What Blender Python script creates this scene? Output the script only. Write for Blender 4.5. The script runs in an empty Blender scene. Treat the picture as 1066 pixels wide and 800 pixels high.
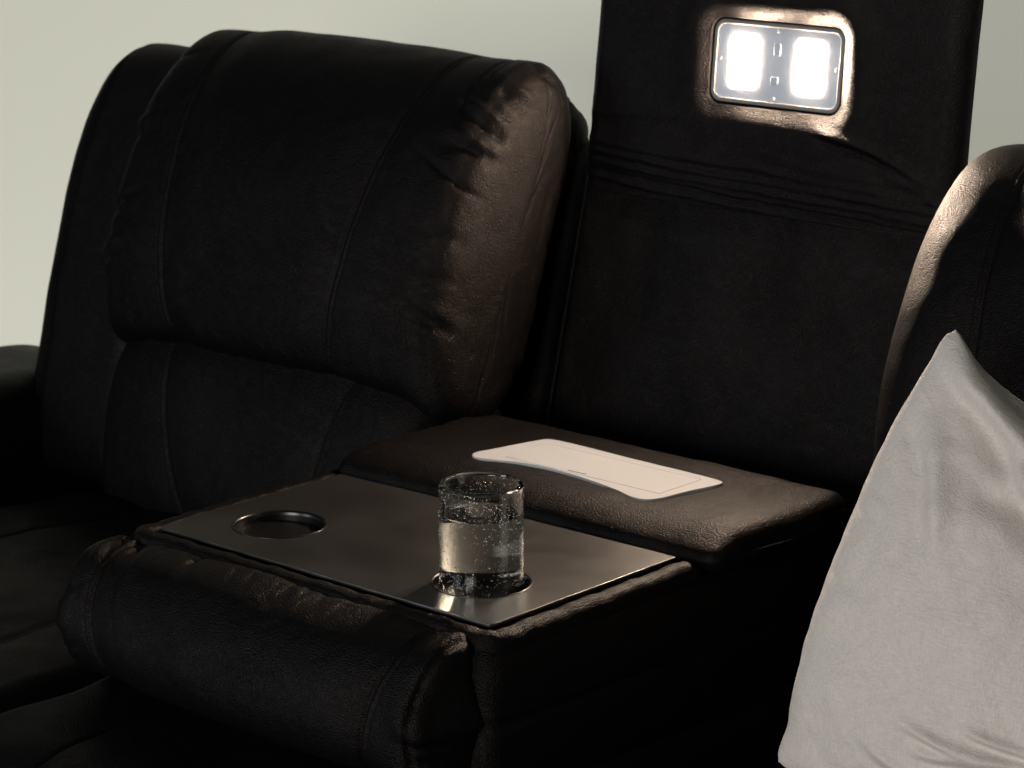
import bpy, bmesh, math, random
import numpy as np
from mathutils import Vector, Matrix

rng = np.random.default_rng(7)
random.seed(7)
S = bpy.context.scene
COL = S.collection

# ------------------------------------------------------------------ node helpers
def new_mat(name):
    m = bpy.data.materials.new(name)
    m.use_nodes = True
    nt = m.node_tree
    nt.nodes.clear()
    out = nt.nodes.new('ShaderNodeOutputMaterial')
    return m, nt, out

def node(nt, typ, **kw):
    n = nt.nodes.new(typ)
    for k, v in kw.items():
        if k in n.inputs:
            n.inputs[k].default_value = v
        else:
            setattr(n, k, v)
    return n

def principled(nt, out, color, rough, spec=0.5, metal=0.0):
    b = nt.nodes.new('ShaderNodeBsdfPrincipled')
    b.inputs['Base Color'].default_value = (*color, 1)
    b.inputs['Roughness'].default_value = rough
    b.inputs['Metallic'].default_value = metal
    b.inputs['Specular IOR Level'].default_value = spec
    nt.links.new(b.outputs[0], out.inputs[0])
    return b

def leather(name, color, rough=0.50, spec=0.145, grain=650.0, bump=0.00078, wrinkle=0.0005):
    m, nt, out = new_mat(name)
    b = principled(nt, out, color, rough, spec)
    b.inputs['Specular Tint'].default_value = (1.0, 0.91, 0.84, 1)
    L = nt.links.new
    tc = nt.nodes.new('ShaderNodeTexCoord')
    # warped coordinates so the pebbles are irregular and drawn out into creases
    nz = node(nt, 'ShaderNodeTexNoise', Scale=60.0, Detail=2.0)
    L(tc.outputs['Object'], nz.inputs['Vector'])
    sc = node(nt, 'ShaderNodeVectorMath', operation='SCALE')
    sc.inputs['Scale'].default_value = 0.010
    L(nz.outputs['Color'], sc.inputs[0])
    ad = node(nt, 'ShaderNodeVectorMath', operation='ADD')
    L(tc.outputs['Object'], ad.inputs[0]); L(sc.outputs[0], ad.inputs[1])
    mp = nt.nodes.new('ShaderNodeMapping')
    mp.inputs['Scale'].default_value = (0.75, 1.0, 1.15)
    L(ad.outputs[0], mp.inputs['Vector'])
    vo = node(nt, 'ShaderNodeTexVoronoi', Scale=grain)
    vo.feature = 'F1'
    L(mp.outputs[0], vo.inputs['Vector'])
    vp = node(nt, 'ShaderNodeMath', operation='POWER'); vp.inputs[1].default_value = 1.5
    L(vo.outputs['Distance'], vp.inputs[0])
    n2 = node(nt, 'ShaderNodeTexNoise', Scale=38.0, Detail=5.0, Roughness=0.6)
    L(tc.outputs['Object'], n2.inputs['Vector'])
    # grain strength varies over the hide
    n3 = node(nt, 'ShaderNodeTexNoise', Scale=9.0, Detail=3.0)
    L(tc.outputs['Object'], n3.inputs['Vector'])
    mr = node(nt, 'ShaderNodeMapRange'); mr.inputs[1].default_value = 0.3; mr.inputs[2].default_value = 0.7
    mr.inputs[3].default_value = 0.55; mr.inputs[4].default_value = 1.1
    L(n3.outputs['Fac'], mr.inputs[0])
    mu = node(nt, 'ShaderNodeMath', operation='MULTIPLY'); L(vp.outputs[0], mu.inputs[0]); L(mr.outputs[0], mu.inputs[1])
    b1 = nt.nodes.new('ShaderNodeBump'); b1.inputs['Strength'].default_value = 1.0; b1.inputs['Distance'].default_value = bump
    b1.invert = True
    L(mu.outputs[0], b1.inputs['Height'])
    b2 = nt.nodes.new('ShaderNodeBump'); b2.inputs['Strength'].default_value = 1.0; b2.inputs['Distance'].default_value = wrinkle
    L(n2.outputs['Fac'], b2.inputs['Height']); L(b1.outputs[0], b2.inputs['Normal'])
    L(b2.outputs[0], b.inputs['Normal'])
    # roughness mottling
    r = node(nt, 'ShaderNodeMapRange'); r.inputs[3].default_value = rough - 0.05; r.inputs[4].default_value = rough + 0.07
    L(n2.outputs['Fac'], r.inputs[0]); L(r.outputs[0], b.inputs['Roughness'])
    return m

def simple(name, color, rough=0.5, spec=0.5, metal=0.0, noise=None):
    m, nt, out = new_mat(name)
    b = principled(nt, out, color, rough, spec, metal)
    if noise:
        scale, dist, rvar = noise
        tc = nt.nodes.new('ShaderNodeTexCoord')
        nz = node(nt, 'ShaderNodeTexNoise', Scale=scale, Detail=4.0)
        nt.links.new(tc.outputs['Object'], nz.inputs['Vector'])
        if dist:
            bp = nt.nodes.new('ShaderNodeBump'); bp.inputs['Distance'].default_value = dist
            nt.links.new(nz.outputs['Fac'], bp.inputs['Height']); nt.links.new(bp.outputs[0], b.inputs['Normal'])
        if rvar:
            n2 = node(nt, 'ShaderNodeTexNoise', Scale=14.0, Detail=5.0)
            nt.links.new(tc.outputs['Object'], n2.inputs['Vector'])
            r = node(nt, 'ShaderNodeMapRange'); r.inputs[1].default_value = 0.3; r.inputs[2].default_value = 0.7
            r.inputs[3].default_value = rough - rvar; r.inputs[4].default_value = rough + rvar
            nt.links.new(n2.outputs['Fac'], r.inputs[0]); nt.links.new(r.outputs[0], b.inputs['Roughness'])
    return m

LEATHER = leather('black_leather', (0.0027, 0.0024, 0.0027))
THREAD = simple('stitch_thread', (0.012, 0.011, 0.011), 0.7, 0.3)
TRAYMAT = simple('tray_plastic', (0.135, 0.131, 0.128), 0.33, 0.5, 0.9, noise=(300.0, 0.000004, 0.04))
CUPMAT = simple('cup_holder_plastic', (0.005, 0.0048, 0.0048), 0.30, 0.5)
PLATE = simple('white_plastic', (0.41, 0.432, 0.455), 0.48, 0.4, noise=(700.0, 0.00003, 0.02))
FRAME = simple('grey_plastic', (0.16, 0.155, 0.15), 0.45, 0.4)
SCREW = simple('screw_metal', (0.55, 0.50, 0.42), 0.35, 0.5, 1.0)
DARKBASE = simple('dark_base', (0.006, 0.006, 0.006), 0.7, 0.3)

def lens_material():
    m, nt, out = new_mat('frosted_lens')
    b = principled(nt, out, (0.46, 0.51, 0.58), 0.4, 0.4)
    return m
LENS = lens_material()

def led_material():
    m, nt, out = new_mat('lit_led')
    e = nt.nodes.new('ShaderNodeEmission')
    e.inputs['Color'].default_value = (1.0, 0.765, 0.58, 1)
    e.inputs['Strength'].default_value = LED_POWER
    nt.links.new(e.outputs[0], out.inputs[0])
    return m
LED_POWER = 820.0
LED = led_material()

def fabric_material():
    m, nt, out = new_mat('linen_fabric')
    b = principled(nt, out, (0.73, 0.685, 0.63), 1.0, 0.02)
    b.inputs['Sheen Weight'].default_value = 0.08
    L = nt.links.new
    tc = nt.nodes.new('ShaderNodeTexCoord')
    w1 = node(nt, 'ShaderNodeTexNoise', Scale=1.0, Detail=3.0)
    mp1 = nt.nodes.new('ShaderNodeMapping'); mp1.inputs['Scale'].default_value = (70, 900, 900); mp1.inputs['Rotation'].default_value = (0, 0.2, 0)
    L(tc.outputs['Object'], mp1.inputs[0]); L(mp1.outputs[0], w1.inputs['Vector'])
    w2 = node(nt, 'ShaderNodeTexNoise', Scale=1.0, Detail=3.0)
    mp2 = nt.nodes.new('ShaderNodeMapping'); mp2.inputs['Scale'].default_value = (900, 900, 70); mp2.inputs['Rotation'].default_value = (0, 0.2, 0)
    L(tc.outputs['Object'], mp2.inputs[0]); L(mp2.outputs[0], w2.inputs['Vector'])
    w = node(nt, 'ShaderNodeMath', operation='ADD'); L(w1.outputs['Fac'], w.inputs[0]); L(w2.outputs['Fac'], w.inputs[1])
    crease = node(nt, 'ShaderNodeTexNoise', Scale=55.0, Detail=6.0, Roughness=0.65, Distortion=1.2)
    L(tc.outputs['Object'], crease.inputs['Vector'])
    b1 = nt.nodes.new('ShaderNodeBump'); b1.inputs['Distance'].default_value = 0.0007; b1.inputs['Strength'].default_value = 0.9
    L(w.outputs[0], b1.inputs['Height'])
    b2 = nt.nodes.new('ShaderNodeBump'); b2.inputs['Distance'].default_value = 0.0016; b2.inputs['Strength'].default_value = 0.8
    L(crease.outputs['Fac'], b2.inputs['Height']); L(b1.outputs[0], b2.inputs['Normal'])
    L(b2.outputs[0], b.inputs['Normal'])
    # thread to thread colour differences
    cr = nt.nodes.new('ShaderNodeMapRange'); cr.inputs[1].default_value = 0.7; cr.inputs[2].default_value = 1.3
    cr.inputs[3].default_value = 0.88; cr.inputs[4].default_value = 1.1
    L(w.outputs[0], cr.inputs[0])
    mx = node(nt, 'ShaderNodeVectorMath', operation='SCALE'); mx.inputs[0].default_value = (0.73, 0.685, 0.63)
    L(cr.outputs[0], mx.inputs['Scale']); L(mx.outputs[0], b.inputs['Base Color'])
    return m
FABRIC = fabric_material()

def glass_material():
    m, nt, out = new_mat('clear_glass')
    g = nt.nodes.new('ShaderNodeBsdfGlass')
    g.inputs['Color'].default_value = (0.985, 0.995, 0.985, 1)
    g.inputs['Roughness'].default_value = 0.0
    g.inputs['IOR'].default_value = 1.5
    nt.links.new(g.outputs[0], out.inputs[0])
    return m
GLASS = glass_material()

def water_material():
    m, nt, out = new_mat('water')
    g = nt.nodes.new('ShaderNodeBsdfGlass')
    g.inputs['Color'].default_value = (1, 1, 1, 1)
    g.inputs['Roughness'].default_value = 0.0
    g.inputs['IOR'].default_value = 1.333
    nt.links.new(g.outputs[0], out.inputs[0])
    return m
WATER = water_material()
BUBBLE = simple('bubble_white', (0.93, 0.92, 0.88), 0.3, 0.6)

def wall_material():
    m, nt, out = new_mat('wall_paint')
    b = principled(nt, out, (0.66, 0.65, 0.54), 0.85, 0.2)
    tc = nt.nodes.new('ShaderNodeTexCoord')
    nz = node(nt, 'ShaderNodeTexNoise', Scale=160.0, Detail=4.0)
    nt.links.new(tc.outputs['Object'], nz.inputs['Vector'])
    bp = nt.nodes.new('ShaderNodeBump'); bp.inputs['Distance'].default_value = 0.00012
    nt.links.new(nz.outputs['Fac'], bp.inputs['Height']); nt.links.new(bp.outputs[0], b.inputs['Normal'])
    return m
WALL = wall_material()
FLOOR = simple('floor_carpet', (0.16, 0.145, 0.125), 0.95, 0.1, noise=(400.0, 0.002, 0.02))

# ------------------------------------------------------------------ object helpers
def link(name, me, mats, parent=None):
    o = bpy.data.objects.new(name, me)
    COL.objects.link(o)
    for m in (mats if isinstance(mats, (list, tuple)) else [mats]):
        me.materials.append(m)
    if parent is not None:
        o.parent = parent
        o.matrix_parent_inverse = parent.matrix_basis.inverted() if parent.parent is None else Matrix.Identity(4)
    return o

def raw_mesh(name, verts, faces, smooth=True):
    me = bpy.data.meshes.new(name)
    me.from_pydata([tuple(map(float, v)) for v in verts], [], faces)
    me.update()
    if smooth:
        me.polygons.foreach_set('use_smooth', [True] * len(me.polygons))
    bm = bmesh.new(); bm.from_mesh(me)
    bmesh.ops.recalc_face_normals(bm, faces=bm.faces)
    if bm.calc_volume(signed=True) < 0: bmesh.ops.reverse_faces(bm, faces=bm.faces)
    bm.to_mesh(me); bm.free()
    return me

def spline(pts, n, closed=True, power=1.0):
    P = np.array(pts, float)
    m = len(P)
    out = []
    segs = m if closed else m - 1
    for i in range(segs):
        if closed:
            p0, p1, p2, p3 = P[(i - 1) % m], P[i], P[(i + 1) % m], P[(i + 2) % m]
        else:
            p1, p2 = P[i], P[i + 1]
            p0 = P[i - 1] if i > 0 else 2 * p1 - p2
            p3 = P[i + 2] if i + 2 < m else 2 * p2 - p1
        # centripetal
        d1 = max(np.linalg.norm(p1 - p0), 1e-6) ** .5; d2 = max(np.linalg.norm(p2 - p1), 1e-6) ** .5; d3 = max(np.linalg.norm(p3 - p2), 1e-6) ** .5
        t0, t1, t2, t3 = 0, d1, d1 + d2, d1 + d2 + d3
        for t in np.linspace(t1, t2, 24, endpoint=False):
            A1 = (t1 - t) / (t1 - t0) * p0 + (t - t0) / (t1 - t0) * p1
            A2 = (t2 - t) / (t2 - t1) * p1 + (t - t1) / (t2 - t1) * p2
            A3 = (t3 - t) / (t3 - t2) * p2 + (t - t2) / (t3 - t2) * p3
            B1 = (t2 - t) / (t2 - t0) * A1 + (t - t0) / (t2 - t0) * A2
            B2 = (t3 - t) / (t3 - t1) * A2 + (t - t1) / (t3 - t1) * A3
            out.append((t2 - t) / (t2 - t1) * B1 + (t - t1) / (t2 - t1) * B2)
    out.append(P[0] if closed else P[-1])
    out = np.array(out)
    s = np.concatenate([[0], np.cumsum(np.linalg.norm(np.diff(out, axis=0), axis=1))])
    q = np.linspace(0, s[-1], n + 1 if closed else n)
    if closed: q = q[:-1]
    return np.stack([np.interp(q, s, out[:, k]) for k in range(out.shape[1])], 1), s[-1]

def vnoise(P, scale, seed=0):
    """value noise on an (...,3) array, -1..1"""
    Q = np.asarray(P) * scale + 57.3 * (seed + 1)
    I = np.floor(Q).astype(np.int64); Fq = Q - I
    Fq = Fq * Fq * (3 - 2 * Fq)
    def h(ix, iy, iz):
        n = (ix * 374761393 + iy * 668265263 + iz * 2147483647 + seed * 1274126177) & 0xffffffff
        n = ((n ^ (n >> 13)) * 1274126177) & 0xffffffff
        n = n ^ (n >> 16)
        return (n & 0xffff) / 32767.5 - 1
    r = 0
    for dx in (0, 1):
        for dy in (0, 1):
            for dz in (0, 1):
                w = (Fq[..., 0] if dx else 1 - Fq[..., 0]) * (Fq[..., 1] if dy else 1 - Fq[..., 1]) * (Fq[..., 2] if dz else 1 - Fq[..., 2])
                r = r + w * h(I[..., 0] + dx, I[..., 1] + dy, I[..., 2] + dz)
    return r

def smoothstep(a, b, x):
    t = np.clip((x - a) / (b - a), 0, 1)
    return t * t * (3 - 2 * t)

def gridnormals(P, closed_s=True):
    du = np.gradient(P, axis=0)
    if closed_s:
        dv = (np.roll(P, -1, 1) - np.roll(P, 1, 1)) / 2
    else:
        dv = np.gradient(P, axis=1)
    n = np.cross(du, dv)
    n /= np.maximum(np.linalg.norm(n, axis=-1, keepdims=True), 1e-12)
    return n

def loft_x(name, prof, x0, x1, mat, parent=None, r0=0.03, r1=None, nx=90, ns=160, exp=2.0, dome=0.004,
           deform=None, disp=None, mirror=False, flat=1.0, soft=0.0025, seed=0):
    """closed (y,z) profile swept along x, its two ends rounded; disp(P, X, s) moves vertices along the normal"""
    if r1 is None: r1 = r0
    Q, Ltot = spline(prof, ns)
    area = 0.5 * np.sum(Q[:, 0] * np.roll(Q[:, 1], -1) - np.roll(Q[:, 0], -1) * Q[:, 1])
    T = np.roll(Q, -1, 0) - np.roll(Q, 1, 0); T /= np.linalg.norm(T, axis=1, keepdims=True)
    N = np.stack([-T[:, 1], T[:, 0]], 1) * (1 if area > 0 else -1)     # inward
    for _ in range(6): N = (np.roll(N, 1, 0) + 2 * N + np.roll(N, -1, 0)); N /= np.linalg.norm(N, axis=1, keepdims=True)
    nr = 16
    th = np.linspace(0, np.pi / 2, nr)
    xs, ins = [], []
    for t in th: xs.append(x0 + r0 * (1 - np.sin(t) ** (2 / exp))); ins.append(r0 * flat * (1 - np.cos(np.pi / 2 - t) ** (2 / exp)) if False else r0 * flat * (1 - np.sin(t) ** (2 / exp)) if False else 0)
    xs, ins = [], []
    for t in th:                      # t=0 at the very end
        xs.append(x0 + r0 * (1 - np.cos(t) ** (2 / exp))); ins.append(r0 * flat * (1 - np.sin(t) ** (2 / exp)))
    mid = np.linspace(x0 + r0, x1 - r1, nx)[1:-1]
    xs += list(mid); ins += [0.0] * len(mid)
    for t in th[::-1]:
        xs.append(x1 - r1 * (1 - np.cos(t) ** (2 / exp))); ins.append(r1 * flat * (1 - np.sin(t) ** (2 / exp)))
    rings = []
    cen = Q.mean(0)
    def ring(x, i): 
        R = Q + N * i
        for _ in range(int(i / .0006)): R = (np.roll(R, 1, 0) + 2 * R + np.roll(R, -1, 0)) / 4   # keeps tight corners from folding over
        return np.concatenate([np.full((ns, 1), x), R], 1)
    first, last = ring(xs[0], ins[0]), ring(xs[-1], ins[-1])
    caps0, caps1 = [], []
    for k in (0.06, 0.2, 0.4, 0.6, 0.8, 0.92):
        c = first.copy(); c[:, 1:] = first[:, 1:].mean(0) + (first[:, 1:] - first[:, 1:].mean(0)) * k; c[:, 0] = x0 - dome * (1 - k * k); caps0.append(c)
        c = last.copy(); c[:, 1:] = last[:, 1:].mean(0) + (last[:, 1:] - last[:, 1:].mean(0)) * k; c[:, 0] = x1 + dome * (1 - k * k); caps1.append(c)
    body = [ring(x, i) for x, i in zip(xs, ins)]
    P = np.array(caps0 + body + caps1[::-1])
    if deform is not None: P = deform(P)
    n = gridnormals(P)
    # outward
    cc = P.mean(1, keepdims=True)
    if np.sum((P - cc) * n) < 0: n = -n
    s = np.linspace(0, 1, ns, endpoint=False)[None, :].repeat(P.shape[0], 0)
    d = np.zeros(P.shape[:2])
    if disp is not None: d = d + disp(P, s)
    if soft: d = d + soft * vnoise(P, 11.0, seed) + soft * 0.45 * vnoise(P, 27.0, seed + 1)
    P = P + n * d[..., None]
    if mirror:
        P = P.copy(); P[..., 0] *= -1
    nu, nv = P.shape[:2]
    V = P.reshape(-1, 3)
    F = []
    for i in range(nu - 1):
        for j in range(nv):
            F.append((i * nv + j, i * nv + (j + 1) % nv, (i + 1) * nv + (j + 1) % nv, (i + 1) * nv + j))
    F.append(tuple(range(nv))); F.append(tuple((nu - 1) * nv + j for j in range(nv))[::-1])
    return link(name, raw_mesh(name, V, F), mat, parent)

def curve_plate(name, outlines, z0, z1, bevel, mat, parent=None, to_world=None):
    """flat plate from 2-D outlines (first the outer one, then holes), filled, extruded and bevelled"""
    cu = bpy.data.curves.new(name, 'CURVE'); cu.dimensions = '2D'; cu.fill_mode = 'BOTH'
    for o in outlines:
        sp = cu.splines.new('POLY'); sp.points.add(len(o) - 1); sp.use_cyclic_u = True
        for p, q in zip(sp.points, o): p.co = (q[0], q[1], 0, 1)
    cu.extrude = max((z1 - z0) / 2 - bevel, 0.0); cu.bevel_depth = bevel; cu.bevel_resolution = 2; cu.offset = -bevel
    tmp = bpy.data.objects.new('tmp', cu); COL.objects.link(tmp)
    bpy.context.view_layer.update()
    dg = bpy.context.evaluated_depsgraph_get()
    me = bpy.data.meshes.new_from_object(tmp.evaluated_get(dg))
    bpy.data.objects.remove(tmp); me.name = name
    me.materials.clear()
    me.transform(Matrix.Translation((0, 0, (z0 + z1) / 2)))
    if to_world is not None: me.transform(to_world)
    bm = bmesh.new(); bm.from_mesh(me); bmesh.ops.remove_doubles(bm, verts=bm.verts, dist=1e-6)
    bmesh.ops.recalc_face_normals(bm, faces=bm.faces); bm.to_mesh(me); bm.free()
    return link(name, me, mat, parent)

def rrect(cx, cy, w, h, r, n=8):
    out = []
    for (sx, sy, a0) in ((1, 1, 0), (-1, 1, 90), (-1, -1, 180), (1, -1, 270)):
        for k in range(n + 1):
            a = math.radians(a0 + 90 * k / n)
            out.append((cx + sx * (w / 2 - r) + r * math.cos(a), cy + sy * (h / 2 - r) + r * math.sin(a)))
    return out

def circle(cx, cy, r, n=64):
    return [(cx + r * math.cos(2 * math.pi * k / n), cy + r * math.sin(2 * math.pi * k / n)) for k in range(n)]

def lathe(name, prof, center, mat, parent=None, n=96, closed=False):
    # support loops beside every corner so that long walls keep true normals
    full = [prof[0]]
    for p, q in zip(prof, prof[1:]):
        L = math.hypot(q[0] - p[0], q[1] - p[1])
        if L > .002:
            for t in (.0003 / L, .0010 / L, .5, 1 - .0010 / L, 1 - .0003 / L):
                full.append((p[0] + (q[0] - p[0]) * t, p[1] + (q[1] - p[1]) * t))
        full.append(q)
    prof = full
    V, F = [], []
    m = len(prof)
    for k in range(n):
        a = 2 * math.pi * k / n
        for r, z in prof: V.append((center[0] + r * math.cos(a), center[1] + r * math.sin(a), z))
    for k in range(n):
        for i in range(m - (0 if closed else 1)):
            a, b = k * m + i, k * m + (i + 1) % m
            c, d = ((k + 1) % n) * m + (i + 1) % m, ((k + 1) % n) * m + i
            F.append((a, b, c, d))
    me = raw_mesh(name, V, F)
    bm = bmesh.new(); bm.from_mesh(me); bmesh.ops.remove_doubles(bm, verts=bm.verts, dist=1e-6)
    bmesh.ops.recalc_face_normals(bm, faces=bm.faces); bm.to_mesh(me); bm.free()
    return link(name, me, mat, parent)

def tube(name, pts, prof_r, mat, parent=None, n=10, closed_path=False, sy=1.0):
    P = np.array(pts, float); m = len(P)
    T = np.gradient(P, axis=0); T /= np.linalg.norm(T, axis=1, keepdims=True)
    up = np.array([0, 0, 1.0])
    V, F = [], []
    for i in range(m):
        a = np.cross(T[i], up); a /= max(np.linalg.norm(a), 1e-9); b = np.cross(a, T[i])
        for k in range(n):
            t = 2 * np.pi * k / n
            V.append(P[i] + a * prof_r * math.cos(t) + b * prof_r * sy * math.sin(t))
    for i in range(m - 1):
        for k in range(n): F.append((i * n + k, i * n + (k + 1) % n, (i + 1) * n + (k + 1) % n, (i + 1) * n + k))
    F.append(tuple(range(n))); F.append(tuple((m - 1) * n + k for k in range(n))[::-1])
    return link(name, raw_mesh(name, V, F), mat, parent)

def gathers(t, u, n, lo, hi, amp, wid, reach, seed, slant=0.0):
    """gathered folds: ridges spaced along t, each fading with distance u from the seam"""
    r = np.random.default_rng(seed)
    d = np.zeros_like(t)
    for k in range(n):
        c = r.uniform(lo, hi); a = amp * r.uniform(0.35, 1.0) * r.choice([1, -1, -1]); w = wid * r.uniform(0.6, 1.5); L = reach * r.uniform(0.4, 1.2); sl = slant + r.normal(0, 0.18)
        cc = c + sl * u
        d += a * np.exp(-((t - cc) / w) ** 2) * np.exp(-(u / L) ** 2) * smoothstep(0, 0.006, u + 0.003)
    return d

def groove(v, center, w, depth):
    return -depth * np.exp(-((v - center) / w) ** 2)

def double_seam(v, c, depth=0.0026, puff=0.0005):
    """a seam with its row of stitches beside it"""
    return (groove(v, c, 0.0030, depth) + groove(v, c + 0.0085, 0.0016, depth * 0.45)
            + puff * np.exp(-((v - c - 0.005) / 0.004) ** 2) - 0.003 * np.exp(-((v - c) / 0.03) ** 2))

def tag(o, label=None, cat=None, kind=None, group=None):
    if label: o['label'] = label
    if cat: o['category'] = cat
    if kind: o['kind'] = kind
    if group: o['group'] = group
    return o

# ------------------------------------------------------------------ setting
def sheet(name, verts, mat):
    me = raw_mesh(name, verts, [(0, 1, 2, 3)], False)
    return tag(link(name, me, mat), kind='structure')
sheet('wall', [(-7, 1.42, -0.02), (5, 1.42, -0.02), (5, 1.42, 2.2), (-7, 1.42, 2.2)], WALL)
sheet('floor', [(-7, -5, 0), (5, -5, 0), (5, 1.44, 0), (-7, 1.44, 0)], FLOOR)
bpy.data.objects['wall']['label'] = 'plain pale greenish cream wall behind the sofa'
bpy.data.objects['floor']['label'] = 'floor under the sofa'

# ------------------------------------------------------------------ the sofa
sofa = bpy.data.objects.new('recliner_sofa', None); COL.objects.link(sofa)
tag(sofa, 'black grained leather recliner sofa with fold-down console and lit headrest', 'sofa')

# ---- base under everything
def box(name, lo, hi, mat, parent, bev=0.01):
    bm = bmesh.new(); bmesh.ops.create_cube(bm, size=1)
    for v in bm.verts:
        v.co = [(lo[k] + hi[k]) / 2 + v.co[k] * (hi[k] - lo[k]) for k in range(3)]
    bmesh.ops.bevel(bm, geom=bm.edges[:], offset=bev, segments=3, affect='EDGES', profile=0.5)
    me = bpy.data.meshes.new(name); bm.to_mesh(me); bm.free()
    return link(name, me, mat, parent)
box('base', (-1.0, -0.22, 0.0), (1.06, 0.74, 0.33), DARKBASE, sofa, 0.02)

box('light_block', (-.98, .690, .05), (1.05, .742, .62), DARKBASE, sofa, 0.015)  # unseen box, added to stop the low wall fill leaking under the backrests

# ---- recliner backs
HEAD = [(.452, .634), (.428, .655), (.419, .72), (.436, .80), (.470, .88), (.520, .95), (.580, .996), (.628, 1.004), (.668, .975), (.676, .90), (.640, .80), (.580, .67), (.515, .622)]
LUMB = [(.47, .655), (.440, .628), (.418, .585), (.405, .52), (.405, .45), (.425, .40), (.50, .385), (.57, .45), (.58, .62)]
WING = [(.44, .43), (.455, .60), (.480, .70), (.520, .82), (.560, .90), (.605, .957), (.655, .972), (.70, .945), (.735, .88), (.725, .70), (.66, .43)]
SHELL = [(.60, .40), (.64, .60), (.655, .80), (.655, .92), (.675, .962), (.700, .962), (.722, .935), (.738, .88), (.745, .70), (.71, .40)]
CX = -0.54

def head_deform(P):
    P = P.copy()
    u = (P[..., 0] - CX) / 0.28
    lower = smoothstep(.80, .62, P[..., 2])
    P[..., 2] += lower * (0.010 * (1 - u * u) - 0.030 * np.clip(np.abs(u), 0, 1) ** 8) + (1 - lower) * (0.012 * (1 - np.abs(u) ** 2.2) - 0.0)
    # the upper corners stay high and square
    P[..., 2] += .007 * smoothstep(.82, 1.04, u) * smoothstep(.86, .97, P[..., 2])
    # cushion fuller in the middle
    P[..., 1] -= 0.018 * (1 - np.clip(np.abs(u), 0, 1) ** 2.4) * smoothstep(.66, .60, P[..., 1])
    return P

def head_disp(seed, soft_end=False, xl=-.822, xr=-.236):
    def f(P, s):
        x, y, z = P[..., 0], P[..., 1], P[..., 2]
        front = smoothstep(.66, .62, y)
        d = np.zeros_like(x)
        t = (z - .63) / .37
        # two long seams, narrowing towards the bottom
        for sg in (-1, 1):
            c = CX + sg * (0.128 + 0.055 * t)
            d += double_seam((x - c) * sg, 0.0) * front
        # gathered corners at both ends
        for sg, n in ((1, 13 if not soft_end else 0), (-1, 8)):
            e = (xr - x) if sg > 0 else (x - xl)            # distance from the end
            path = z + 0.6 * (y - .45)
            onface = smoothstep(-.001, .006, e)
            g = gathers(path, np.clip(e - .012, 0, 1), n, .70, 1.06, 0.0050, 0.0080, 0.060, seed + sg, 0.30)
            if sg > 0 and not soft_end:           # tight pinches where the top corner is sewn in
                g = g + gathers(path, np.clip(e - .002, 0, 1), 8, .95, 1.10, 0.0046, 0.0060, 0.048, seed + 50, 0.60)
                g = g + gathers(x, np.clip(z - .97, 0, 1) * 0 + np.clip(.03 - (z - .96), 0, 1), 6, -.31, -.25, 0.0030, 0.005, 0.03, seed + 60, 0.2) * smoothstep(.94, .98, z)
            d += g * smoothstep(0.13, 0.05, e) * onface * smoothstep(.650, .615, y)
            ys = np.minimum(.478 + .44 * (z - .62), .612) + .0025 * vnoise(P, 35, 41)
            d += -0.0022 * np.exp(-((y - ys) / 0.0020) ** 2) * smoothstep(.034, .020, e)      # seam down the side panel
            d += -0.0022 * np.exp(-((e - 0.020) / 0.0020) ** 2) * smoothstep(.62, .66, z) * onface  # welt seam at the side panel
        # soft folds along the lower edge
        d += gathers(x, np.clip(z - .63, 0, 1), 14, CX - .27, CX + .27, 0.0022, 0.012, 0.045, seed + 9) * smoothstep(.50, .46, y)
        return d
    return f

def lumb_disp(P, s):
    x, z = P[..., 0], P[..., 2]
    d = np.zeros_like(x)
    t = (z - .42) / .22
    for sg in (-1, 1):
        d += double_seam((x - (CX + sg * (0.10 + 0.055 * t))) * sg, 0.0)
    return d

def wing_disp(P, s):
    x, y, z = P[..., 0], P[..., 1], P[..., 2]
    return -0.004 * np.exp(-((x + .975) / 0.003) ** 2) * smoothstep(.66, .60, y)

def make_back(mirror, dx, hx=-.236, hr=.048, dz=0.0):
    shell = loft_x('backrest', SHELL, -.99, -.256, LEATHER, sofa, r0=.06, r1=.028, nx=40, ns=120, mirror=mirror, seed=3,
                   disp=lambda P, s: gathers(P[..., 2], np.clip((-.272 - P[..., 0]), 0, 1), 7, .85, .97, .006, .01, .05, 5))
    a = loft_x('head_cushion', HEAD, -.822, hx, LEATHER, shell, r0=.040, r1=hr, nx=260, ns=420, exp=2.3, deform=head_deform, disp=head_disp(21, mirror, -.822, hx), mirror=mirror, dome=.004, seed=11)
    b = loft_x('lumbar_cushion', LUMB, -.822, -.262, LEATHER, shell, r0=.03, r1=.03, nx=160, ns=220, disp=lumb_disp, mirror=mirror, deform=lambda P: head_deform(P), seed=17)
    c = loft_x('side_wing', WING, -1.035, -.795, LEATHER, shell, r0=.075, r1=.05, nx=60, ns=200, disp=wing_disp, mirror=mirror, seed=23)
    for o in (shell, a, b, c):
        me = o.data
        if dx: me.transform(Matrix.Translation((dx, 0, dz)))
    return shell
make_back(False, 0.0)
make_back(True, 0.070, -.248, .080, -.026)

# ---- armrests
ARM = [(-.24, .10), (-.27, .40), (-.26, .50), (-.20, .545), (.10, .552), (.45, .550), (.60, .53), (.66, .40), (.66, .10)]
loft_x('armrest', ARM, -1.24, -.96, LEATHER, sofa, r0=.09, r1=.075, nx=30, ns=160, seed=31)
loft_x('armrest', ARM, 1.01, 1.29, LEATHER, sofa, r0=.075, r1=.09, nx=30, ns=160, seed=33)

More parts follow.
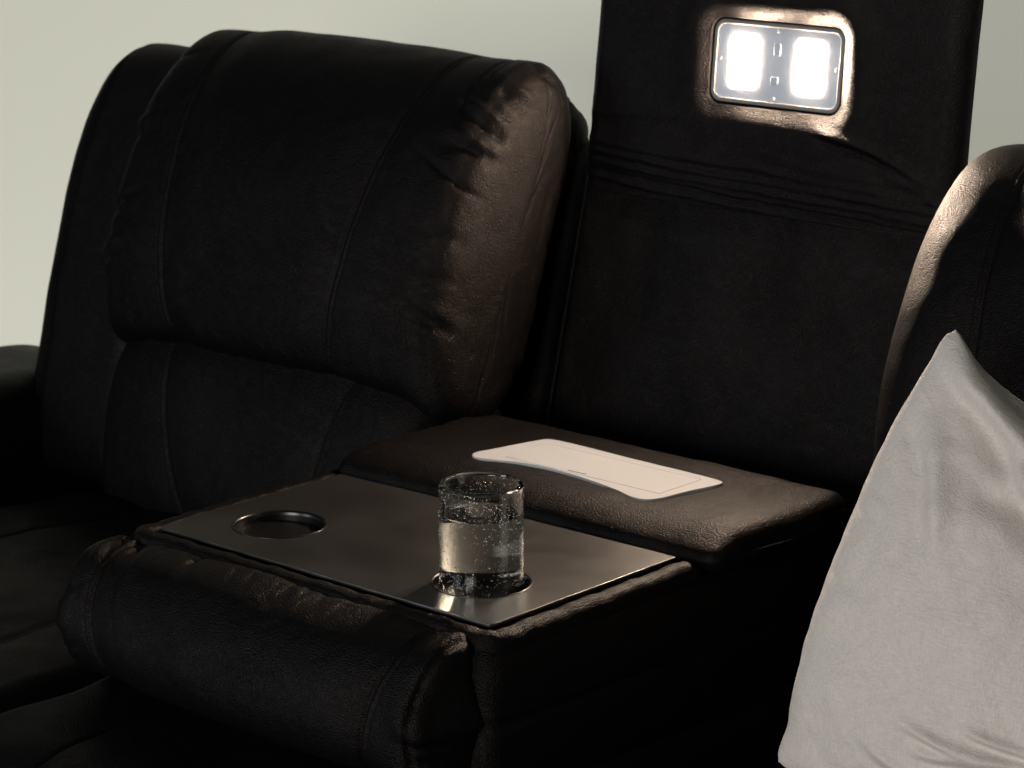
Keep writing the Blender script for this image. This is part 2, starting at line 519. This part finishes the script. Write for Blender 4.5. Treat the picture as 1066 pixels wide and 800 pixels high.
# ---- seat cushions
SEAT = [(-.27, .26), (-.315, .33), (-.305, .395), (-.25, .437), (-.12, .449), (.10, .447), (.30, .434), (.42, .418), (.47, .36), (.46, .28)]
def seat_disp(x0, x1):
    def f(P, s):
        x, y, z = P[..., 0], P[..., 1], P[..., 2]
        d = double_seam(-(x - (x0 + .14)), 0.0, .003) + double_seam(x - (x1 - .14), 0.0, .003)
        d = d + 0.010 * (1 - ((x - (x0 + x1) / 2) / ((x1 - x0) / 2)) ** 2)
        return d * smoothstep(.30, .36, z)
    return f
for x0, x1, sd, dz in ((-.86, -.272, 41, 0), (-.268, .268, 43, 0), (.275, .935, 45, -.05)):
    loft_x('seat_cushion', [(y, z + dz) for y, z in SEAT], x0, x1, LEATHER, sofa, r0=.035, nx=120, ns=220, disp=seat_disp(x0, x1), soft=.004, seed=sd)

# ---- centre back panel that stays upright behind the folded console
def lean(z): return .695 + (z - .87) * .24
PANEL = [(lean(.50), .50), (lean(.60), .60), (lean(.74), .74), (lean(.865), .865), (lean(.885) + .01, .885), (lean(.885) + .04, .88), (lean(.7) + .05, .70), (lean(.5) + .05, .50)]
cb = loft_x('center_backrest', PANEL, -.250, .285, LEATHER, sofa, r0=.006, nx=110, ns=200, soft=.0035, seed=51,
            disp=lambda P, s: -.002 * np.exp(-((P[..., 0] + .243) / .0025) ** 2))
BORD = [(lean(.48) - .020, .48), (lean(.62) - .024, .62), (lean(.76) - .022, .76), (lean(.88) - .016, .882), (lean(.90) + .002, .903), (lean(.90) + .035, .897), (lean(.7) + .05, .70), (lean(.48) + .05, .48)]
for x0, x1 in ((-.300, -.246), (.281, .335)):
    loft_x('side_bolster', BORD, x0, x1, LEATHER, cb, r0=.022, nx=16, ns=160, seed=53,
           disp=lambda P, s: gathers(P[..., 2], np.abs(P[..., 0] + .246), 6, .62, .88, .002, .012, .03, 8))
# piping between bolster and panel
zz = np.linspace(.52, .875, 40)
for px in (-.2445, .2795):
    tube('piping', [(px + .0015 * math.sin(9 * z), lean(z) - .0035, z) for z in zz], .0032, LEATHER, cb, n=8)

# ---- headrest with the reading light
HY = .700
LZ, LX = 1.0225, 0.0250      # centre of the light
LW, LH = 0.176, 0.092
def hl(z): return HY + (z - .885) * .10
def sd_rrect(x, z, w, h, r):
    qx = np.abs(x) - (w / 2 - r); qz = np.abs(z) - (h / 2 - r)
    return np.hypot(np.maximum(qx, 0), np.maximum(qz, 0)) + np.minimum(np.maximum(qx, qz), 0) - r

def headrest():
    X0, X1, Z0, Z1 = -.243, .268, .858, 1.27
    nx, nz = 400, 330
    a = np.linspace(0, 1, nx); b = np.linspace(0, 1, nz)
    x = (X0 + (X1 - X0) * a)[:, None].repeat(nz, 1); z = (Z0 + (Z1 - Z0) * b)[None, :].repeat(nx, 0)
    d = sd_rrect(x - LX, z - LZ, LW, LH, .014)
    e = np.minimum(np.minimum(x - X0, X1 - x), np.minimum(z - Z0 + .05, Z1 - z))
    edge = np.sqrt(np.clip(1 - (1 - np.clip(e / .026, 0, 1)) ** 2, 0, 1))
    h = .022 * edge + .006 * smoothstep(0, .12, e)
    P3 = np.stack([x, x * 0, z], -1)
    ring = np.exp(-((d - .026) / .020) ** 2)
    h += ring * (.0020 + .0018 * smoothstep(-.05, .11, x - LX) + .0015 * smoothstep(0, .05, z - LZ) + .0005 * vnoise(P3, 25, 3)) * smoothstep(0, .002, d)
    h -= .0065 * np.exp(-(np.clip(d, 0, 1) / .010) ** 2)
    h -= .010 * smoothstep(.003, -.002, d)          # leather turns in under the light
    # creases pulled from the light's corners
    def crease(p, q, amp, w, bend=0.0):
        p = np.array(p); q = np.array(q); L = np.linalg.norm(q - p); t = (q - p) / L
        u = ((x - p[0]) * t[0] + (z - p[1]) * t[1]) / L
        v = -(x - p[0]) * t[1] + (z - p[1]) * t[0] - bend * np.sin(np.pi * np.clip(u, 0, 1)) * L
        return amp * np.exp(-(v / w) ** 2) * smoothstep(-.12, .12, u) * smoothstep(1.1, .6, u)
    h += crease((.095, .958), (.250, .905), .0052, .006, .05)
    h -= crease((.100, .949), (.258, .895), .0035, .006, .05)
    h += crease((.180, .925), (.275, .882), .0035, .006, .04)
    h += crease((-.24, .945), (-.06, .955), .0022, .007, .03)
    h += crease((-.24, .918), (.05, .930), .0018, .008, -.02)
    h += crease((.02, .925), (.24, .915), .0020, .007, -.03)
    h += .0016 * vnoise(P3 * np.array([.5, 1, 2.2]), 22, 4) * smoothstep(1.0, .93, z)
    h += .0016 * vnoise(P3, 16, 6)
    # gathered, folded hem above and below the band seam
    slope = 0.0
    for zc, amp, w in ((.912, .0028, .0045), (.899, .0036, .004), (.888, .0030, .0035), (.876, -.0030, .0022), (.869, .0026, .003)):
        zc = zc - .040 * (x + .10) + .0022 * vnoise(P3 * np.array([1, 0, 0]), 14, int(zc * 1000)) + .0008 * vnoise(P3 * np.array([1, 0, 0]), 60, 9)
        h += amp * np.exp(-((z - zc) / w) ** 2) * (0.75 + .35 * vnoise(P3 * np.array([1, 0, 0]), 20, int(amp * 1e5) % 17))
    y = hl(z) - h
    F = np.stack([x, y, z], -1).reshape(-1, 3)
    back = np.stack([x, hl(z) + .055 + 0 * x, z], -1)
    V = list(F); faces = []
    idx = lambda i, j: i * nz + j
    dd = d.reshape(-1)
    hole = sd_rrect(x - LX, z - LZ, LW - .012, LH - .012, .010)
    for i in range(nx - 1):
        for j in range(nz - 1):
            faces.append((idx(i, j), idx(i + 1, j), idx(i + 1, j + 1), idx(i, j + 1)))
    # closed back
    rim = [idx(i, 0) for i in range(nx)] + [idx(nx - 1, j) for j in range(1, nz)] + [idx(i, nz - 1) for i in range(nx - 2, -1, -1)] + [idx(0, j) for j in range(nz - 2, 0, -1)]
    n0 = len(V)
    for k in rim:
        p = F[k]; V.append(np.array([.0125 + (p[0] - .0125) * .90, hl(p[2]) + .035, p[2]]))
    m = len(rim)
    for k in range(m): faces.append((rim[k], rim[(k + 1) % m], n0 + (k + 1) % m, n0 + k))
    faces.append(tuple(n0 + k for k in range(m))[::-1])
    return link('headrest', raw_mesh('headrest', V, faces), LEATHER, sofa)
headrest()

# light: built in its own plane (u along x, v up), then tipped onto the headrest
tilt = math.atan(.10)
LY = hl(LZ) - .0165
M_L = Matrix.Translation((LX, LY, LZ)) @ Matrix.Rotation(math.pi / 2 - tilt, 4, 'X')
light = curve_plate('reading_light', [rrect(0, 0, LW, LH, .014), rrect(0, 0, LW - .010, LH - .010, .010)], -.006, .0042, .0010, FRAME, sofa, M_L)
curve_plate('lens', [rrect(0, 0, LW - .0102, LH - .0102, .010)], -.004, .0022, .0004, LENS, light, M_L)
for u in (-.0455, .0435):
    curve_plate('led', [rrect(u, 0.001, .036, .054, .004)], .0022, .0028, .0002, LED, light, M_L)
for u, v in ((-.001, .0375), (-.001, -.0375), (.079, .002), (-.079, .002)):
    curve_plate('screw', [circle(u, v, .0020, 16)], .0020, .0034, .0004, SCREW, light, M_L)
curve_plate('switch', [rrect(-.001, .017, .009, .014, .002)], .0020, .0034, .0006, LENS, light, M_L)
curve_plate('switch', [rrect(-.002, -.017, .010, .008, .002)], .0020, .0034, .0006, LENS, light, M_L)

# ---- folded console
ZT = 0.600
BODY = [(-.03, .455), (-.034, .52), (-.033, .566), (-.024, .584), (.0, .588), (.25, .588), (.50, .588), (.530, .58), (.535, .52), (.52, .455)]
def body_disp(P, s):
    x, y, z = P[..., 0], P[..., 1], P[..., 2]
    side = smoothstep(.21, .25, np.abs(x))
    d = -.004 * np.exp(-((z - .515 + .02 * y) / .004) ** 2) * side
    d += gathers(y, np.clip(.52 - z, 0, 1), 10, 0.0, .30, .006, .014, .05, 77, .1) * side * smoothstep(.525, .50, z)
    return d
console = loft_x('fold_down_console', BODY, -.262, .258, LEATHER, sofa, r0=.022, nx=80, ns=260, disp=body_disp, soft=.002, seed=61)

# padded leather rim round the tray
def rim():
    w, hgt = .0105, .0095
    path = []
    R = .012
    xa, xb, ya, yb = -.2415, .2425, -.0155, .275
    for y in np.linspace(yb, ya + R, 70): path.append((xa, y))
    for k in range(1, 9):
        t = math.radians(180 + 90 * k / 9); path.append((xa + R + R * math.cos(t), ya + R + R * math.sin(t)))
    for x in np.linspace(xa + R, xb - R, 110): path.append((x, ya))
    for k in range(1, 9):
        t = math.radians(270 + 90 * k / 9); path.append((xb - R + R * math.cos(t), ya + R + R * math.sin(t)))
    for y in np.linspace(ya + R, yb, 70): path.append((xb, y))
    P = np.array(path); T = np.gradient(P, axis=0); T /= np.linalg.norm(T, axis=1, keepdims=True)
    Nn = np.stack([T[:, 1], -T[:, 0]], 1)             # outward
    sec = []
    for k in range(24):
        t = 2 * math.pi * k / 24
        c, s_ = math.cos(t), math.sin(t)
        sec.append((math.copysign(abs(c) ** .6, c), math.copysign(abs(s_) ** .6, s_)))
    V, F = [], []
    for i, (p, n_) in enumerate(zip(P, Nn)):
        wob = .0006 * math.sin(i * .37) + .0005 * math.sin(i * .83 + 1)
        for a, b in sec:
            drop = .004 * max(a, 0) ** 2
            V.append((p[0] + n_[0] * a * w, p[1] + n_[1] * a * w, .5895 + b * hgt - drop + wob * (b > 0)))
    m = len(sec)
    for i in range(len(P) - 1):
        for k in range(m): F.append((i * m + k, i * m + (k + 1) % m, (i + 1) * m + (k + 1) % m, (i + 1) * m + k))
    F.append(tuple(range(m))); F.append(tuple((len(P) - 1) * m + k for k in range(m))[::-1])
    return link('leather_rim', raw_mesh('leather_rim', V, F), LEATHER, console)
rim()

# front roll of the folded back
ROLL = [(-.0150, .5860), (-.0200, .5935), (-.040, .5960), (-.072, .586), (-.101, .551), (-.108, .506), (-.089, .468), (-.035, .448), (.02, .455), (.03, .50), (.012, .565), (-.008, .578)]
def roll_deform(P):
    P = P.copy(); x = P[..., 0]
    k = 1 + .10 * (1 - np.clip(np.abs((x + .03) / .245), 0, 1) ** 2)
    P[..., 1] = -.02 + (P[..., 1] + .02) * k
    # left corner is pinched and dragged outward, lower edge sags to the right
    lf = smoothstep(-.20, -.275, x)
    P[..., 0] -= lf * .006 * np.sin(np.clip((P[..., 2] - .46) / .13, 0, 1) * np.pi)
    return P
def roll_disp(P, s):
    x, y, z = P[..., 0], P[..., 1], P[..., 2]
    u = np.clip(-.034 - y, 0, 1) + np.clip(.585 - z, 0, 1) * .8      # distance down from the seam
    top = smoothstep(.47, .50, z)
    d = gathers(x, u, 44, -.27, .21, .0016, .0055, .036, 91, .25) * top
    d += gathers(x, u, 9, -.27, -.17, .0032, .006, .09, 95, .3) * top
    for c, sg in ((-.205, -1), (.165, 1)):
        d += double_seam((x - c - .02 * sg * (z - .5) / .1) * sg, 0.0, .003)
    for e, sd in ((x + .277, 97), (.232 - x, 99)):
        d += gathers(z, np.clip(e, 0, 1), 9, .46, .59, .0038, .007, .035, sd, .3) * smoothstep(.07, .02, e)
    d += -.004 * np.exp(-((.232 - x - .010) / .0025) ** 2) * smoothstep(-.02, -.04, y)
    return d
loft_x('front_roll', ROLL, -.277, .232, LEATHER, console, r0=.036, r1=.022, nx=300, ns=340, deform=roll_deform, disp=roll_disp, soft=.002, seed=71, dome=.01)
# tray with two cup holes
HOLES = ((-.1405, .0858), (.1375, .0855)); HR = .0480
tray = curve_plate('tray', [rrect(0, .147, .454, .294, .007)] + [circle(hx, hy, HR) for hx, hy in HOLES], .5965, ZT, .0006, TRAYMAT, console)
for hx, hy in HOLES:
    prof = [(HR + .0001, .5972), (HR + .0006, .6004), (HR + .0001, .6008), (HR - .0010, .6004), (HR - .0020, .5990), (HR - .0026, .5965), (HR - .0030, .59), (HR - .0036, .546), (HR - .0060, .5425), (.020, .5420), (.0005, .5420)]
    lathe('cup_holder', prof, (hx, hy), CUPMAT, console, n=128)

# raised pad behind the tray with its socket cover
PAD = [(.276, .590), (.268, .600), (.2725, .6095), (.289, .6175), (.315, .6210), (.350, .6205), (.41, .6190), (.465, .6205), (.498, .6205), (.520, .612), (.525, .598), (.51, .583), (.29, .583)]
def pad_deform(P):
    P = P.copy(); x, y = P[..., 0], P[..., 1]
    # rounded plan corners at the back, small dips at the front
    back = smoothstep(.44, .52, y)
    P[..., 0] = x * (1 - .055 * back ** 2)
    P[..., 2] += .004 * smoothstep(.15, .25, np.abs(x)) * smoothstep(.60, .62, P[..., 2]) * smoothstep(.27, .32, y) * smoothstep(.53, .45, y)
    P[..., 1] += .006 * np.sin((x + .1) * 6) * smoothstep(.33, .28, y)
    return P
def pad_disp(P, s):
    x, y, z = P[..., 0], P[..., 1], P[..., 2]
    d = gathers(y, np.clip(x + .245, 0, 1), 10, .28, .52, .0025, .010, .06, 111, .2) * smoothstep(-.05, -.13, x)
    d += gathers(x, np.clip(.36 - y, 0, 1), 16, -.24, .24, .0012, .012, .05, 115)
    return d * smoothstep(.585, .605, z)
pad = loft_x('pad', PAD, -.246, .273, LEATHER, console, r0=.020, nx=180, ns=260, exp=2.4, deform=pad_deform, disp=pad_disp, soft=.0012, seed=81)

def smooth_outline(pts, n=120): 
    q, _ = spline(pts, n); return [tuple(p) for p in q]
PZ = .6229
cover_pts = [(-.119, .353), (-.121, .362), (-.117, .378), (-.102, .445), (-.098, .453), (-.088, .456), (.026, .453), (.138, .449), (.149, .446), (.151, .437), (.143, .398), (.138, .362), (.134, .349), (.126, .342), (.114, .341), (.086, .350), (.050, .358), (.018, .3635), (-.02, .3660), (-.055, .363), (-.082, .353), (-.100, .346), (-.112, .346)]
COVER = (cover_pts,)
cover = curve_plate('socket_cover', [smooth_outline(cover_pts), rrect(.0205, .4035, .2132, .0712, .003)], PZ - .004, PZ, .0003, PLATE, console)
curve_plate('flap', [rrect(.0205, .4035, .2120, .0700, .0025)], PZ - .0035, PZ + .0001, .0003, PLATE, console)
curve_plate('finger_catch', [rrect(.012, .3735, .024, .0040, .0019)], PZ - .001, PZ + .0010, .0004, PLATE, console)

# ------------------------------------------------------------------ drinking glass
GX, GY = HOLES[1]
Ro, Ri, GB, GT = .0400, .0347, .5428, .6985
prof = [(0, GB + .002), (Ro - .010, GB + .0016), (Ro - .004, GB), (Ro - .0012, GB + .0012), (Ro, GB + .004), (Ro, GB + .05), (Ro, GT - .006), (Ro + .0001, GT - .0028), (Ro - .0008, GT - .0008), (Ro - .0027, GT), (Ri + .0006, GT - .0010), (Ri, GT - .0030), (Ri, GT - .02), (Ri, GB + .014), (Ri - .002, GB + .0105), (Ri - .006, GB + .0095), (0, GB + .0095)]
glass = lathe('drinking_glass', prof, (GX, GY), GLASS, None, n=128)
tag(glass, 'small clear bubbled glass tumbler of water in the right cup holder of the console tray', 'glass')
# seeds in the glass: tiny beads on its walls, in the same mesh
bm = bmesh.new(); bm.from_mesh(glass.data)
nb = 0
while nb < 2300:
    a = rng.uniform(0, 2 * math.pi)
    outer = rng.random() < .8
    z = rng.uniform(GB + .006, GT - .004)
    if rng.random() > (.55 + .45 * math.sin(a * 2 + z * 60)): continue
    R = (Ro - .0001) if outer else (Ri + .0001)
    r = float(np.clip(rng.lognormal(math.log(.00034), .42), .00016, .0008))
    res = bmesh.ops.create_icosphere(bm, subdivisions=1, radius=r, matrix=Matrix.Translation((GX + R * math.cos(a), GY + R * math.sin(a), z)))
    for v in res['verts']:
        for f in v.link_faces: f.material_index = 1; f.smooth = True
    nb += 1
bm.to_mesh(glass.data); bm.free()
glass.data.materials.append(BUBBLE)
WZ = .6675
wp = [(0, GB + .0100), (Ri - .0060, GB + .0100), (Ri - .0018, GB + .0112), (Ri + .0002, GB + .0145), (Ri + .0002, WZ + .0016), (Ri - .0010, WZ + .0006), (Ri - .0030, WZ), (Ri * .5, WZ), (0, WZ)]
lathe('water', wp, (GX, GY), WATER, glass, n=128)

# ------------------------------------------------------------------ throw pillow
def pillow():
    BL = np.array([.415, .185, .462]); TL = np.array([.512, .300, .872])
    eb = TL - BL; side = np.linalg.norm(eb); eb /= side
    v = np.array([1.0, .17, -.02]); ea = v - (v @ eb) * eb; ea /= np.linalg.norm(ea)
    en = np.cross(ea, eb)
    if en[1] > 0: en = -en
    c = (BL + TL) / 2 + ea * side * .5
    h = side / 2
    n = 240
    t = np.sin(np.linspace(-np.pi / 2, np.pi / 2, n)) * .55 + np.linspace(-1, 1, n) * .45
    A, B = np.meshgrid(t, t, indexing='ij')
    def face(sign):
        # outline: sides swell a little, the top sags away from its pointed corners
        a = A * (1 + .095 * (1 - B ** 2) * A ** 2)
        sl = (A + 1) * h; sr = (1 - A) * h
        sag = .120 * (1 - np.exp(-sl / .16)) * (1 - np.exp(-sr / .16))
        top = smoothstep(-.6, 1, B)
        b = B * (1 + .03 * (1 - A ** 2) * B ** 2) - sag / h * top
        th = .098 * (np.clip((1 - A ** 2), 0, 1) * np.clip((1 - B ** 2), 0, 1)) ** .50
        th = th * (1 - .15 * np.exp(-((A + 1) ** 2 + (B - 1) ** 2) / .10))
        if sign < 0:                      # the back bulges up behind the top seam
            b = b + .020 / h * np.clip((1 - B) / .10, 0, 1) ** .5 * smoothstep(.2, .9, B) * smoothstep(-.96, -.5, A)
        P3 = np.stack([a, b, a * 0 + sign], -1)
        inner = np.clip(th / .035, 0, 1)
        d = .0050 * vnoise(P3, 3.2, 5) + .0032 * vnoise(P3, 7, 8) + .0010 * vnoise(P3, 16, 9)
        def fold(p, q, amp, w, bend=0.):
            p = np.array(p, float); q = np.array(q, float); L = np.linalg.norm(q - p); tt = (q - p) / L
            u = ((a - p[0]) * tt[0] + (b - p[1]) * tt[1]) / L
            vv = -(a - p[0]) * tt[1] + (b - p[1]) * tt[0] - bend * np.sin(np.pi * np.clip(u, 0, 1))
            return 1.7 * amp * (np.exp(-(vv / w) ** 2) - .7 * np.exp(-((vv + 1.5 * w) / w) ** 2)) * smoothstep(-.1, .25, u) * smoothstep(1.1, .6, u)
        if sign > 0:
            d += fold((-.95, .90), (-.10, .40), .010, .055, .05)
            d += fold((-.80, .92), (.10, .62), .009, .05, -.06)
            d += fold((-.55, .55), (.15, .38), .007, .06, .05)
            d += fold((-.2, .66), (.6, .70), .011, .06, .06)
            d += fold((-.90, .65), (-.55, .10), .005, .06, .04)
            d += fold((-.44, -.50), (.25, -.36), .0055, .026, -.05)
            d += fold((-.34, -.58), (.35, -.50), .0060, .024, .04)
            d += fold((-.60, -.66), (.10, -.70), .0040, .034, -.03)
            d += fold((-.20, -.40), (.40, -.27), .0045, .022, -.03)
        # puckers along the seam
        for (E, s_) in ((A, B), (B, A)):
            e = 1 - np.abs(E)
            d += gathers(s_ + 0 * E, e, 26, -.95, .95, .0022, .02, .16, 300 + int(sign)) * smoothstep(0, .02, e)
        H = sign * (th + d * inner)
        # the top edge rolls towards the viewer near its corner
        roll = .022 * smoothstep(.72, 1.0, B) * smoothstep(-1, -.75, A)
        H = H + roll
        # wandering seam, blunt corners, a small ear at the lower left
        edge = smoothstep(.80, 1.0, np.maximum(np.abs(A), np.abs(B)))
        a = a + edge * (.010 * vnoise(np.stack([B * 1.0, A, A * 0], -1), 4.0, 31) + .004 * vnoise(np.stack([B, A, A * 0], -1), 13.0, 33)) * np.abs(A) ** 3
        b = b + edge * (.008 * vnoise(np.stack([A, B, A * 0], -1), 4.0, 37)) * np.abs(B) ** 3
        for ca, cb, k in ((-1, 1, .020), (1, 1, .02), (1, -1, .02), (-1, -1, .014)):
            r2 = (A - ca) ** 2 + (B - cb) ** 2
            w_ = k * np.exp(-r2 / .0016)
            a = a - ca * w_; b = b - cb * w_
        ear = np.exp(-((A + 1) ** 2 + (B + 1) ** 2) / .004)
        a = a - .014 * ear; b = b - .01 * ear
        nick = np.exp(-((A + 1) ** 2 / .02 + (B + .82) ** 2 / .006))
        a = a + .018 * nick
        return c + a[..., None] * h * ea + b[..., None] * h * eb + H[..., None] * en
    Fr, Bk = face(1), face(-1)
    V = list(Fr.reshape(-1, 3)); faces = []
    idx = lambda i, j: i * n + j
    back = {}
    for i in range(n):
        for j in range(n):
            if i in (0, n - 1) or j in (0, n - 1): back[i, j] = idx(i, j)
            else: back[i, j] = len(V); V.append(Bk[i, j])
    for i in range(n - 1):
        for j in range(n - 1):
            faces.append((idx(i, j), idx(i + 1, j), idx(i + 1, j + 1), idx(i, j + 1)))
            faces.append((back[i, j], back[i, j + 1], back[i + 1, j + 1], back[i + 1, j]))
    o = link('throw_pillow', raw_mesh('throw_pillow', V, faces), FABRIC)
    tag(o, 'light grey linen throw pillow leaning on the right end of the black sofa', 'pillow')
pillow()

# ------------------------------------------------------------------ lights, camera, render settings
def area(name, loc, target, size, power, color, sy=None):
    l = bpy.data.lights.new(name, 'AREA'); l.energy = power; l.color = color; l.size = size
    if sy: l.shape = 'RECTANGLE'; l.size_y = sy
    o = bpy.data.objects.new(name, l); COL.objects.link(o); o.location = loc
    d = Vector(target) - Vector(loc); o.rotation_euler = d.to_track_quat('-Z', 'Y').to_euler()
    return o
area('window_light', (-2.2, -3.8, 1.1), (0.3, 0.5, 0.7), 1.4, 40, (0.84, 0.91, 1.0), 1.6)
area('room_light', (0.9, -4.4, 1.35), (0.4, 0.6, 0.75), 2.0, 92, (1.0, 0.95, 0.885), 1.1)
wl = area('wall_fill', (-0.45, .20, 2.6), (-0.45, 1.42, 0.62), 5.5, 12.4, (0.98, 0.99, 1.0), 0.3)  # added fill lamp, no real fixture: brightens the wall over the sofa back
wl.data.spread = math.radians(42)
area('wall_fill', (-0.9, .93, 0.12), (-0.9, 1.42, 0.22), 6.0, 7, (0.98, 0.99, 1.0), 0.2)  # second added fill, hidden behind the sofa, evens the wall from below

w = bpy.data.worlds.new('World'); S.world = w; w.use_nodes = True
w.node_tree.nodes['Background'].inputs['Color'].default_value = (0.75, 0.85, 1.0, 1)
w.node_tree.nodes['Background'].inputs['Strength'].default_value = 0.02

cam = bpy.data.cameras.new('camera'); co = bpy.data.objects.new('camera', cam); COL.objects.link(co)
cam.sensor_width = 36; cam.lens = 2780 / 1066 * 36; cam.clip_end = 100
co.location = (1.76315, -1.69545, 1.39934)
co.rotation_euler = (math.radians(90 - 14.1), 0, math.radians(41.7))
cam.dof.use_dof = True; cam.dof.focus_distance = 2.50; cam.dof.aperture_fstop = 13
S.camera = co

S.view_settings.view_transform = 'Standard'; S.view_settings.look = 'None'; S.view_settings.gamma = 1; S.view_settings.exposure = 0
c = S.cycles
c.use_denoising = True
c.max_bounces = 16; c.transmission_bounces = 14; c.glossy_bounces = 6; c.diffuse_bounces = 3; c.transparent_max_bounces = 16
c.sample_clamp_indirect = 0.0; c.blur_glossy = 0.4
c.caustics_reflective = True; c.caustics_refractive = True
